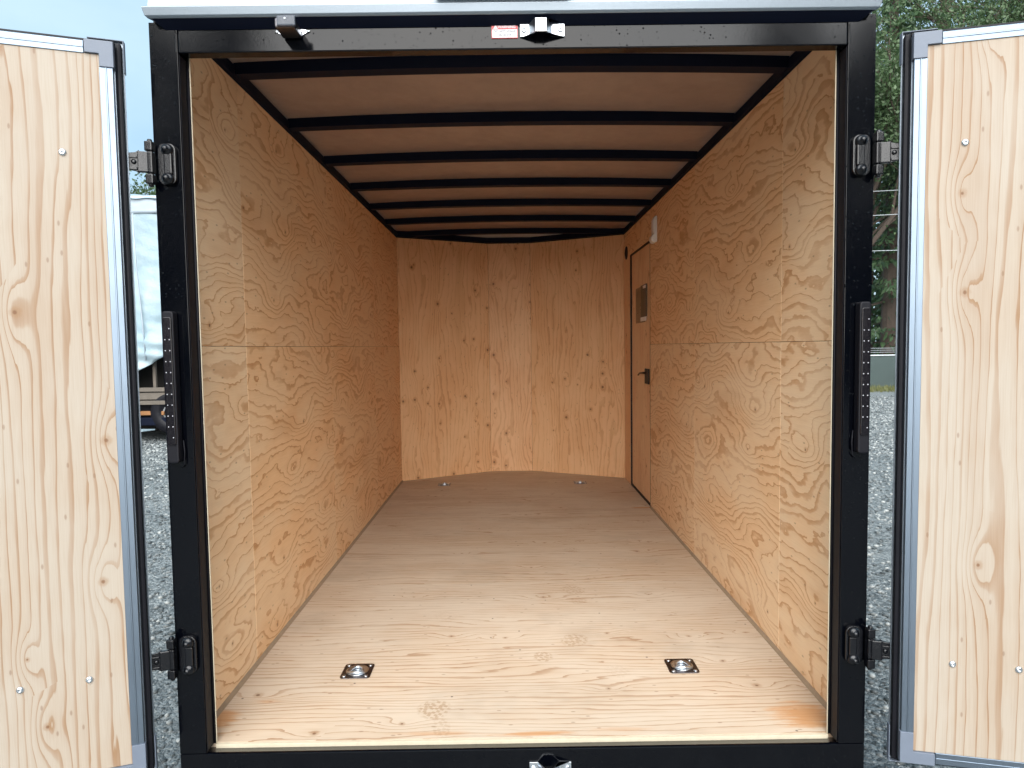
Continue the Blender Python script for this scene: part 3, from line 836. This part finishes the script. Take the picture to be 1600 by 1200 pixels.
# running gear below the deck
for s in (-1, 1):
    B().box(s * 0.80 - 0.03, s * 0.80 + 0.03, 0.09, L, -0.22, -0.0905).done('chassis_rail', M_BLACKIN, T)
    x0, x1 = sorted((s * 0.962, s * 1.20))
    fp = []
    for k in range(13):
        a = R(180 * k / 12)
        fp.append((2.15 + 0.44 * math.cos(a), -0.17 + 0.43 * math.sin(a)))
    fi = [(2.15 + (y - 2.15) * 0.96, -0.17 + (z + 0.17) * 0.96) for y, z in fp]
    B().prism(fp + fi[::-1], 'x', x0, x1).done('fender', M_ALU, T)
    Mw = Matrix.Translation((s * 1.08, 2.15, GZ + 0.335)) @ align_z((s, 0, 0))
    wheel = B().lathe([(0.19, -0.10), (0.30, -0.10), (0.325, -0.075), (0.335, 0), (0.325, 0.075), (0.30, 0.10), (0.19, 0.10), (0.185, 0)], Mw, 32).done('tyre', M_RUBBER, T, smooth=True)
    B().lathe([(0.184, -0.08), (0.186, 0.085), (0.15, 0.06), (0.06, 0.07), (0.04, 0.10), (0.01, 0.10)], Mw, 24).done('rim', M_WHITE, wheel, smooth=True)
B().box(-0.95, 0.95, 2.11, 2.19, -0.27, -0.2205).done('axle', M_BLACKIN, T)
B().prism([(-0.5, 3.6), (0.5, 3.6), (0.05, 5.2), (-0.05, 5.2)], 'z', -0.20, -0.13).done('tongue', M_BLACKIN, T)
B().tube([(0, 5.0, GZ + 0.03), (0, 5.0, 0.2)], 0.03, 12).done('jack', M_ZINC, T, smooth=True)

# pouch of papers hanging on the side door
M_POUCH = plain('clear_olive_pouch', (0.15, 0.10, 0.045), 0.3, 0.0, 0.3, 14, 0.2)
M_BOOK = plain('dark_booklet', (0.055, 0.04, 0.025), 0.4, 0.0, 0.7, 22, 0.1)
P = thing('document_pouch', (0.937, 2.98, 1.25), 'small plastic pouch holding dark booklet, hung on the side door', 'pouch')
B().prism(rounded_rect(2.89, 3.22, 1.262, 1.520, 0.01), 'x', 0.9325, 0.9365).done('sleeve', M_POUCH, P, bevel=0.001)
bk = B().prism([(2.82, 1.300), (3.01, 1.300), (3.01, 1.524), (2.82, 1.524)], 'x', 0.9275, 0.932).done('booklet', M_BOOK, P, bevel=0.0008)
B().box(0.9262, 0.9274, 2.83, 2.93, 1.497, 1.517).done('label_strip', M_STW, bk)
B().box(0.9275, 0.932, 2.84, 3.02, 1.270, 1.2985).done('card', M_STW, P)

# ------------------------------------------------------------------ right: fence, grass, wires, trees
M_GALV = plain('galvanised_steel', (0.50, 0.53, 0.55), 0.45, 0.6, 0.1, 20, 0.05)
M_WIRE = plain('dull_wire', (0.16, 0.17, 0.17), 0.6, 0.3, 0.1, 20, 0)
M_SCREEN = plain('green_grey_screen', (0.050, 0.072, 0.068), 0.8, 0.0, 0.35, 3.0, 0.2)
FY = 20.8
F = thing('chain_link_fence', (14, FY, GZ), 'low chain-link fence with green-grey screen and three wires along its top', 'fence')
for k in range(9):
    x = 6.4 + 2.6 * k
    post = B().lathe([(0.03, GZ - 0.1), (0.03, 0.70), (0.012, 0.73)], Matrix.Translation((x, FY, 0)), 10).done('fence_post', M_GALV, F, smooth=True)
    B().box(x - 0.012, x + 0.012, FY - 0.012, FY + 0.012, 0.72, 0.93).done('wire_arm', M_GALV, F)
    if k < 8:
        B().box(x + 0.03, x + 2.57, FY - 0.004, FY + 0.004, GZ + 0.02, 0.60).done('fence_screen', M_SCREEN, F)
B().tube([(6.3, FY, 0.635), (27.4, FY, 0.635)], 0.024, 10).done('top_rail', M_GALV, F, smooth=True)
for z in (0.74, 0.81, 0.88):
    B().tube([(6.3, FY - 0.016, z), (27.4, FY - 0.016, z)], 0.005, 5).done('strand_wire', M_GALV, F)
# chain-link diamonds over the screen
wm = B()
for k in range(0, 200):
    x = 6.4 + 0.105 * k
    for sg in (-1, 1):
        a = (x, FY - 0.009, GZ + 0.03)
        c = (x + sg * 1.05, FY - 0.009, 0.62)
        if 6.3 < c[0] < 27.3:
            wm.tube([a, c], 0.0014, 3, False)
ob = wm.done('wire_mesh', M_WIRE, F)
ob['kind'] = 'stuff'

def blades(name, n, xr, yr, h, col, label, cat):
    x = xr[0] + (xr[1] - xr[0]) * rng.random(n)
    y = yr[0] + (yr[1] - yr[0]) * rng.random(n)
    hh = h * (0.4 + 0.8 * rng.random(n))
    a = rng.random(n) * 6.283
    wd = 0.006 + 0.01 * rng.random(n)
    lx, ly = (rng.random(n) - 0.5) * hh, (rng.random(n) - 0.5) * hh
    V = np.zeros((n, 3, 3))
    V[:, 0] = np.stack([x - wd * np.cos(a), y - wd * np.sin(a), np.full(n, GZ - 0.01)], 1)
    V[:, 1] = np.stack([x + wd * np.cos(a), y + wd * np.sin(a), np.full(n, GZ - 0.01)], 1)
    V[:, 2] = np.stack([x + lx, y + ly, GZ + hh], 1)
    o = link(name, fast_mesh(name, V.reshape(-1, 3), np.arange(n * 3).reshape(-1, 3)), col)
    o['kind'] = 'stuff'; o['label'] = label; o['category'] = cat
def leaf_mat(name, c1, c2, rough=0.5):
    g = G(name)
    rnd = g.n('NewGeometry').outputs['Random Per Island']
    co = g.n('TexCoord').outputs['Object']
    big = g.noise(co, 0.7, 3, 0.6)
    f = g.m_('ADD', g.m_('MULTIPLY', rnd, 0.6), g.m_('MULTIPLY', big, 0.5), clamp=True)
    col = g.mix(f, c1, c2)
    b = g.n('BsdfPrincipled', {'Base Color': col, 'Roughness': rough})
    t = g.n('BsdfTranslucent', {'Color': col})
    m = g.n('MixShader', {0: 0.3, 1: b.outputs[0], 2: t.outputs[0]})
    o = g.n('OutputMaterial')
    g.t.links.new(m.outputs[0], o.inputs[0])
    return g.m
M_GRASS = leaf_mat('grass', (0.09, 0.11, 0.03), (0.22, 0.21, 0.08))
blades('grass', 14000, (7.5, 24), (FY - 1.7, FY + 0.6), 0.16, M_GRASS, 'strip of rough grass and weeds along the foot of the fence', 'grass')
M_BARK = plain('bark', (0.075, 0.055, 0.042), 0.9, 0.0, 0.4, 8, 0.6)
M_NEEDLE = leaf_mat('fir_needles', (0.022, 0.052, 0.022), (0.085, 0.145, 0.062))
M_LEAF = leaf_mat('maple_leaves', (0.028, 0.060, 0.020), (0.095, 0.150, 0.062))

def conifer(x, y, h, rad, z_first, n_br, label, seed, dens=1.0):
    r = np.random.default_rng(seed)
    t = thing('conifer_tree', (x, y, GZ), label, 'tree', 'trees behind the fence')
    tk = B()
    tk.tube([(x, y, GZ - 0.1), (x + 0.05, y, GZ + h * 0.5), (x, y, GZ + h)], [h * 0.017, h * 0.011, 0.02], 10)
    quads = []
    base = np.array([x, y, GZ])
    for i in range(n_br):
        f = (i + r.random()) / n_br
        z = z_first + (h - z_first) * f ** 0.9
        ln = rad * (1 - ((z - z_first * 0.6) / (h - z_first * 0.6)) ** 1.3) * (0.65 + 0.5 * r.random()) + 0.25
        a = r.random() * 6.283
        dr = np.array([math.cos(a), math.sin(a), 0])
        drop = ln * (0.18 + 0.25 * r.random())
        m = int((14 + 15 * ln) * dens)
        s = r.random(m) ** 0.75
        P0 = base + dr * (ln * s)[:, None]
        P0[:, 2] = GZ + z - drop * s ** 1.6 + 0.1 * ln * s
        side = np.array([-dr[1], dr[0], 0])
        off = (r.random(m) - 0.5) * 0.55 * (1.1 - s) * ln * 0.7
        P0 = P0 + side * off[:, None] + (r.random((m, 3)) - 0.5) * 0.12
        L_ = 0.16 + 0.26 * r.random(m)
        tip = dr * 0.55 + side * np.sign(off)[:, None] * 0.6 + (r.random((m, 3)) - 0.5) * 0.7
        tip[:, 2] = -0.55 - 0.5 * r.random(m)
        tip /= np.linalg.norm(tip, axis=1)[:, None]
        w_ = np.cross(tip, r.random((m, 3)) - 0.5)
        w_ /= np.linalg.norm(w_, axis=1)[:, None]
        wd = (0.035 + 0.05 * r.random(m))[:, None]
        q = np.stack([P0, P0 + tip * (L_ * 0.5)[:, None] + w_ * wd, P0 + tip * L_[:, None], P0 + tip * (L_ * 0.45)[:, None] - w_ * wd], 1)
        quads.append(q)
        if i % 2 == 0:
            e = base + dr * ln * 0.9
            tk.tube([(x, y, GZ + z), (e[0], e[1], GZ + z - drop * 0.8 + 0.08 * ln)], [0.035 + 0.01 * ln, 0.008], 4, False)
    tk.done('trunk', M_BARK, t)
    Q = np.concatenate(quads)
    o = link('crown', fast_mesh('crown', Q.reshape(-1, 3), np.arange(len(Q) * 4).reshape(-1, 4)), M_NEEDLE, t)
    return t

def broadleaf(x, y, h, rad, label, seed, z_low=1.5, n_leaf=26000, group='trees behind the fence', lsz=0.075):
    r = np.random.default_rng(seed)
    t = thing('leafy_tree', (x, y, GZ), label, 'tree', group)
    tk = B()
    tips = []
    def grow(p, d, ln, rd, lev):
        e = p + d * ln
        mid = p + d * ln * 0.5 + Vector((r.random() - .5, r.random() - .5, 0)) * ln * 0.12
        tk.tube([p, mid, e], [rd, rd * 0.8, rd * 0.6], 6 if lev < 2 else 4, False)
        if lev >= 2:
            tips.append((mid, ln)); tips.append((e, ln))
        if lev == 4:
            return
        for k in range(4 if lev else 6):
            dd = (d + Vector((r.random() - .5, r.random() - .5, (r.random() - .35) * 0.7)) * (1.5 if lev else 1.25)).normalized()
            grow(p + d * ln * (0.45 + 0.55 * (k + 1) / (5 if lev else 7)), dd, ln * (0.55 + 0.15 * r.random()), rd * 0.5, lev + 1)
    grow(Vector((x, y, GZ - 0.1)), Vector((0, 0, 1)), h * 0.46, h * 0.016, 0)
    tk.done('trunk', M_BARK, t)
    C0 = np.array([tuple(p) for p, _ in tips])
    sp = np.array([l for _, l in tips])
    idx = r.integers(0, len(C0), n_leaf)
    P0 = C0[idx] + r.normal(size=(n_leaf, 3)) * (0.14 * h / 10 + 0.18 * sp[idx])[:, None]
    P0 = P0[P0[:, 2] > GZ + z_low]
    m = len(P0)
    a = r.normal(size=(m, 3)); a /= np.linalg.norm(a, axis=1)[:, None]
    c = np.cross(a, r.normal(size=(m, 3))); c /= np.linalg.norm(c, axis=1)[:, None]
    sz = (lsz * (0.7 + 0.9 * r.random(m)))[:, None]
    q = np.stack([P0, P0 + a * sz + c * sz * 0.5, P0 + a * sz * 2, P0 + a * sz - c * sz * 0.5], 1)
    link('crown', fast_mesh('crown', q.reshape(-1, 3), np.arange(m * 4).reshape(-1, 4)), M_LEAF, t)
    return t

broadleaf(13.3, 25.0, 14.5, 4, 'tall leafy tree with pale green leaves just right of the right post', 3, 2.5, 50000, lsz=0.06)
conifer(17.1, 28.0, 22, 3.6, 0.5, 200, 'dark fir rising behind the gap beside the right door', 11)
conifer(20.6, 30.0, 27, 4.0, 1.0, 210, 'tallest dark fir showing above the right door', 12)
conifer(18.6, 32.5, 15, 3.2, 0.3, 150, 'shorter fir deep behind the fence in the gap by the right door', 13)
broadleaf(22.5, 27.5, 19, 5, 'broad leafy tree crowning above the right door at top right', 5, 4, 60000, lsz=0.055)
conifer(25.5, 31.0, 26, 4.2, 2.5, 170, 'dark fir at far right above the open door', 14)
conifer(22.0, 37.0, 24, 4.0, 0.8, 150, 'distant fir deep in the wood behind the fence', 15)
conifer(26.5, 42.0, 24, 4.0, 3.4, 120, 'farthest fir seen low between the trunks', 16)
broadleaf(-18.3, 31.5, 10.6, 3, 'small leafy tree peeking over the white tarp at left', 8, 3, 20000, 'trees at the left')

for (z0, z1, yy, lb) in ((6.5, 7.9, 22.6, 'upper'), (5.65, 7.0, 22.6, 'middle'), (4.57, 5.4, 22.6, 'lowest')):
    pts = [(4 + 24 * k / 16, yy, z0 + (z1 - z0) * k / 16 - 0.5 * math.sin(math.pi * k / 16)) for k in range(17)]
    tag(B().tube(pts, 0.011, 6).done('overhead_cable', M_GALV, None, smooth=True), lb + ' of the three pale cables strung before the firs', 'cable', 'cables before the trees')

# ------------------------------------------------------------------ left: tarp-covered load on a flat trailer
def tarp_mat():
    g = G('white_tarpaulin')
    co = g.n('TexCoord').outputs['Object']
    s = g.n('SeparateXYZ', {0: co})
    n = g.noise(co, 1.6, 5, 0.6)
    weave = g.noise(co, 14, 4, 0.6)
    col = g.mix(g.step(n, 0.35, 0.7), (0.27, 0.37, 0.42), (0.33, 0.42, 0.46))
    return g.out(col, 0.42, 0.0, g.bump(g.m_('ADD', n, g.m_('MULTIPLY', weave, 0.25)), 0.5, 0.05))
M_TARP = tarp_mat()
M_TARPG = plain('grey_tarp_band', (0.36, 0.42, 0.47), 0.5, 0, 0.12, 5, 0.2)
M_TIMBER = plain('weathered_timber', (0.13, 0.11, 0.09), 0.8, 0, 0.35, 7, 0.4)
M_ORANGE = plain('orange_strap', (0.26, 0.12, 0.045), 0.6, 0, 0.2, 8, 0.1)
W = thing('covered_trailer', (-6.6, 11, GZ), 'tall load wrapped in white tarp on a timber flatbed, left of the trailer', 'trailer')
def tarp_sheet(name, P, nu, nv, amp, mat, seed):
    rr = np.random.default_rng(seed)
    ph = rr.random(8) * 6.28
    v = []
    for j in range(nv + 1):
        for i in range(nu + 1):
            u_, v_ = i / nu, j / nv
            p, nrm = P(u_, v_)
            d = amp(u_, v_) * (math.sin(u_ * 31 + ph[0] + 3 * v_) * 0.5 + math.sin(u_ * 57 + v_ * 9 + ph[1]) * 0.3 + math.sin(v_ * 23 + u_ * 13 + ph[2]) * 0.4 + math.sin((u_ + v_) * 71 + ph[3]) * 0.25)
            v.append(tuple(p[k] + nrm[k] * d for k in range(3)))
    f = [(j * (nu + 1) + i, j * (nu + 1) + i + 1, (j + 1) * (nu + 1) + i + 1, (j + 1) * (nu + 1) + i) for j in range(nv) for i in range(nu)]
    o = mesh_obj(name, v, f, mat, W, smooth=True)
    so = o.modifiers.new('thickness', 'SOLIDIFY')
    so.thickness = 0.012
    return o
TX0, TX1, TY0, TY1 = -9.6, -5.3, 9.95, 12.2
def hem(u_):
    x = TX0 + (TX1 - TX0) * u_
    return 0.62 + 0.55 * max(0, (x + 6.75)) ** 0.9 if x > -6.75 else 0.60
def side(u_, v_):
    x = TX0 + (TX1 - TX0) * u_
    z = hem(u_) + (3.62 - hem(u_)) * v_
    bulge = 0.16 * math.sin(math.pi * min(1, v_ * 1.6)) + (0.25 * (1 - v_ / 0.2) if v_ < 0.2 else 0)
    return (x, TY0 - bulge * 0.6, z), (0, -1, 0)
tarp_sheet('tarp_side', side, 150, 60, lambda u_, v_: 0.014 + 0.12 * max(0, 1 - v_ / 0.30), M_TARP, 1)
tarp_sheet('tarp_band', lambda u_, v_: ((TX0 + (TX1 - TX0) * u_, TY0 - 0.02, 3.52 + 0.30 * v_), (0, -1, 0)), 60, 6, lambda u_, v_: 0.012, M_TARPG, 2)
tarp_sheet('tarp_roof', lambda u_, v_: ((TX0 + (TX1 - TX0) * u_, TY0 - 0.06 + (TY1 - TY0 + 0.1) * v_, 3.80 + 0.24 * math.sin(math.pi * v_) - 0.12 * abs(u_ - 0.55)), (0, 0, 1)), 60, 20, lambda u_, v_: 0.02, M_TARP, 3)
tarp_sheet('tarp_end', lambda u_, v_: ((TX1, TY0 + (TY1 - TY0) * u_, 1.2 + 2.6 * v_), (1, 0, 0)), 40, 40, lambda u_, v_: 0.02, M_TARP, 4)
B().tube([(-6.50, TY0 - 0.13, 3.5), (-6.47, TY0 - 0.14, 2.6), (-6.40, TY0 - 0.15, 1.6), (-6.36, TY0 - 0.17, 0.95)], 0.012, 6).done('tarp_rope', M_TARPG, W, smooth=True)
for z0, z1, y0 in ((0.40, 0.47, 9.86), (0.26, 0.38, 9.88), (0.17, 0.24, 9.86)):
    B().box(-9.6, -5.3, y0, y0 + 0.09, z0, z1).done('deck_rail', M_TIMBER, W, bevel=0.006)
B().box(-9.6, -5.3, 9.98, 12.2, 0.20, 0.30).done('deck', M_TIMBER, W)
for x in (-7.6, -6.34, -5.6):
    B().box(x - 0.025, x + 0.025, 9.99, 10.04, 0.31, 1.1).done('stake', M_TIMBER, W)
B().box(-9.6, -5.3, 10.6, 10.8, 0.31, 2.4).done('load', M_SHADE, W)  # slab in near-black shade colour, stands in for the dark under the tarp
B().box(-9.4, -5.5, 10.05, 10.17, -0.12, 0.16).done('chassis_beam', M_RUBBER, W)
B().box(-6.75, -6.15, 9.90, 10.02, -0.02, 0.05).done('orange_bar', M_ORANGE, W, bevel=0.01)
B().box(-6.9, -6.0, 9.88, 10.03, -0.20, -0.06).done('step_beam', M_BLACKIN, W, bevel=0.01)
Mw = Matrix.Translation((-6.02, 9.98, 0.02)) @ align_z((0, -1, 0))
wh = B().lathe([(0.18, -0.11), (0.34, -0.11), (0.38, -0.07), (0.39, 0.0), (0.38, 0.07), (0.33, 0.11), (0.19, 0.10), (0.16, 0.05)], Mw, 32).done('tyre', M_RUBBER, W, smooth=True)
B().lathe([(0.158, -0.05), (0.158, 0.06), (0.10, 0.03), (0.05, 0.06), (0.01, 0.06)], Mw, 20).done('rim', M_GALV, wh, smooth=True)
for x in (-8.9, -5.45):
    B().box(x - 0.1, x + 0.1, 10.1, 10.4, GZ - 0.02, -0.12).done('support_block', M_TIMBER, W, bevel=0.01)
B().box(-9.3, -5.5, 11.6, 12.1, GZ - 0.02, 0.195).done('under_deck_shade', M_SHADE, W)  # added block, shade under the deck put into its near-black colour
pk = B().prism([(-6.60, 9.45), (-6.32, 9.50), (-6.22, 9.72), (-6.55, 9.74)], 'z', -0.262, -0.242).done('board', M_TARP, W)
B().tube([(-6.60, 9.8, 0.14), (-6.61, 9.6, -0.2), (-6.58, 9.5, GZ + 0.02)], 0.012, 6).done('hanging_strap', M_ORANGE, W, smooth=True)

# ------------------------------------------------------------------ the belt of firs behind the photographer (seen only as dark reflections in the wet paint)
def wood():
    r = np.random.default_rng(31)
    Q = []
    tk = B()
    for sd in (-1, 1):
        for k in range(11):
            az = R(21 + 6.2 * k + r.random() * 3)
            d = 27 + 6 * r.random()
            x, y = sd * d * math.sin(az), -d * math.cos(az)
            h, rad = (15.5 if k < 3 else 11.5) + 2.5 * r.random(), 3.0 + r.random()
            tk.tube([(x, y, GZ - 0.1), (x, y, GZ + h)], [0.28, 0.03], 6)
            m = 2600
            f = r.random(m) ** 1.25
            rr = rad * (1 - f) ** 0.8 * np.sqrt(r.random(m)) + 0.1
            a = r.random(m) * 6.283
            P0 = np.stack([x + rr * np.cos(a), y + rr * np.sin(a), GZ + 0.6 + (h - 0.4) * f], 1)
            tip = np.stack([np.cos(a), np.sin(a), -0.6 - 0.5 * r.random(m)], 1)
            tip /= np.linalg.norm(tip, axis=1)[:, None]
            w_ = np.cross(tip, r.normal(size=(m, 3)))
            w_ /= np.linalg.norm(w_, axis=1)[:, None]
            L_ = (0.5 + 0.5 * r.random(m))[:, None]
            Q.append(np.stack([P0, P0 + tip * L_ * 0.5 + w_ * 0.18, P0 + tip * L_, P0 + tip * L_ * 0.5 - w_ * 0.18], 1))
    Q = np.concatenate(Q)
    o = link('fir_wood', fast_mesh('fir_wood', Q.reshape(-1, 3), np.arange(len(Q) * 4).reshape(-1, 4)), M_NEEDLE)
    o['kind'] = 'stuff'
    o['label'] = 'dark belt of firs across the yard behind the photographer'
    o['category'] = 'wood'
    tk.done('trunks', M_BARK, o)['kind'] = 'stuff'
wood()
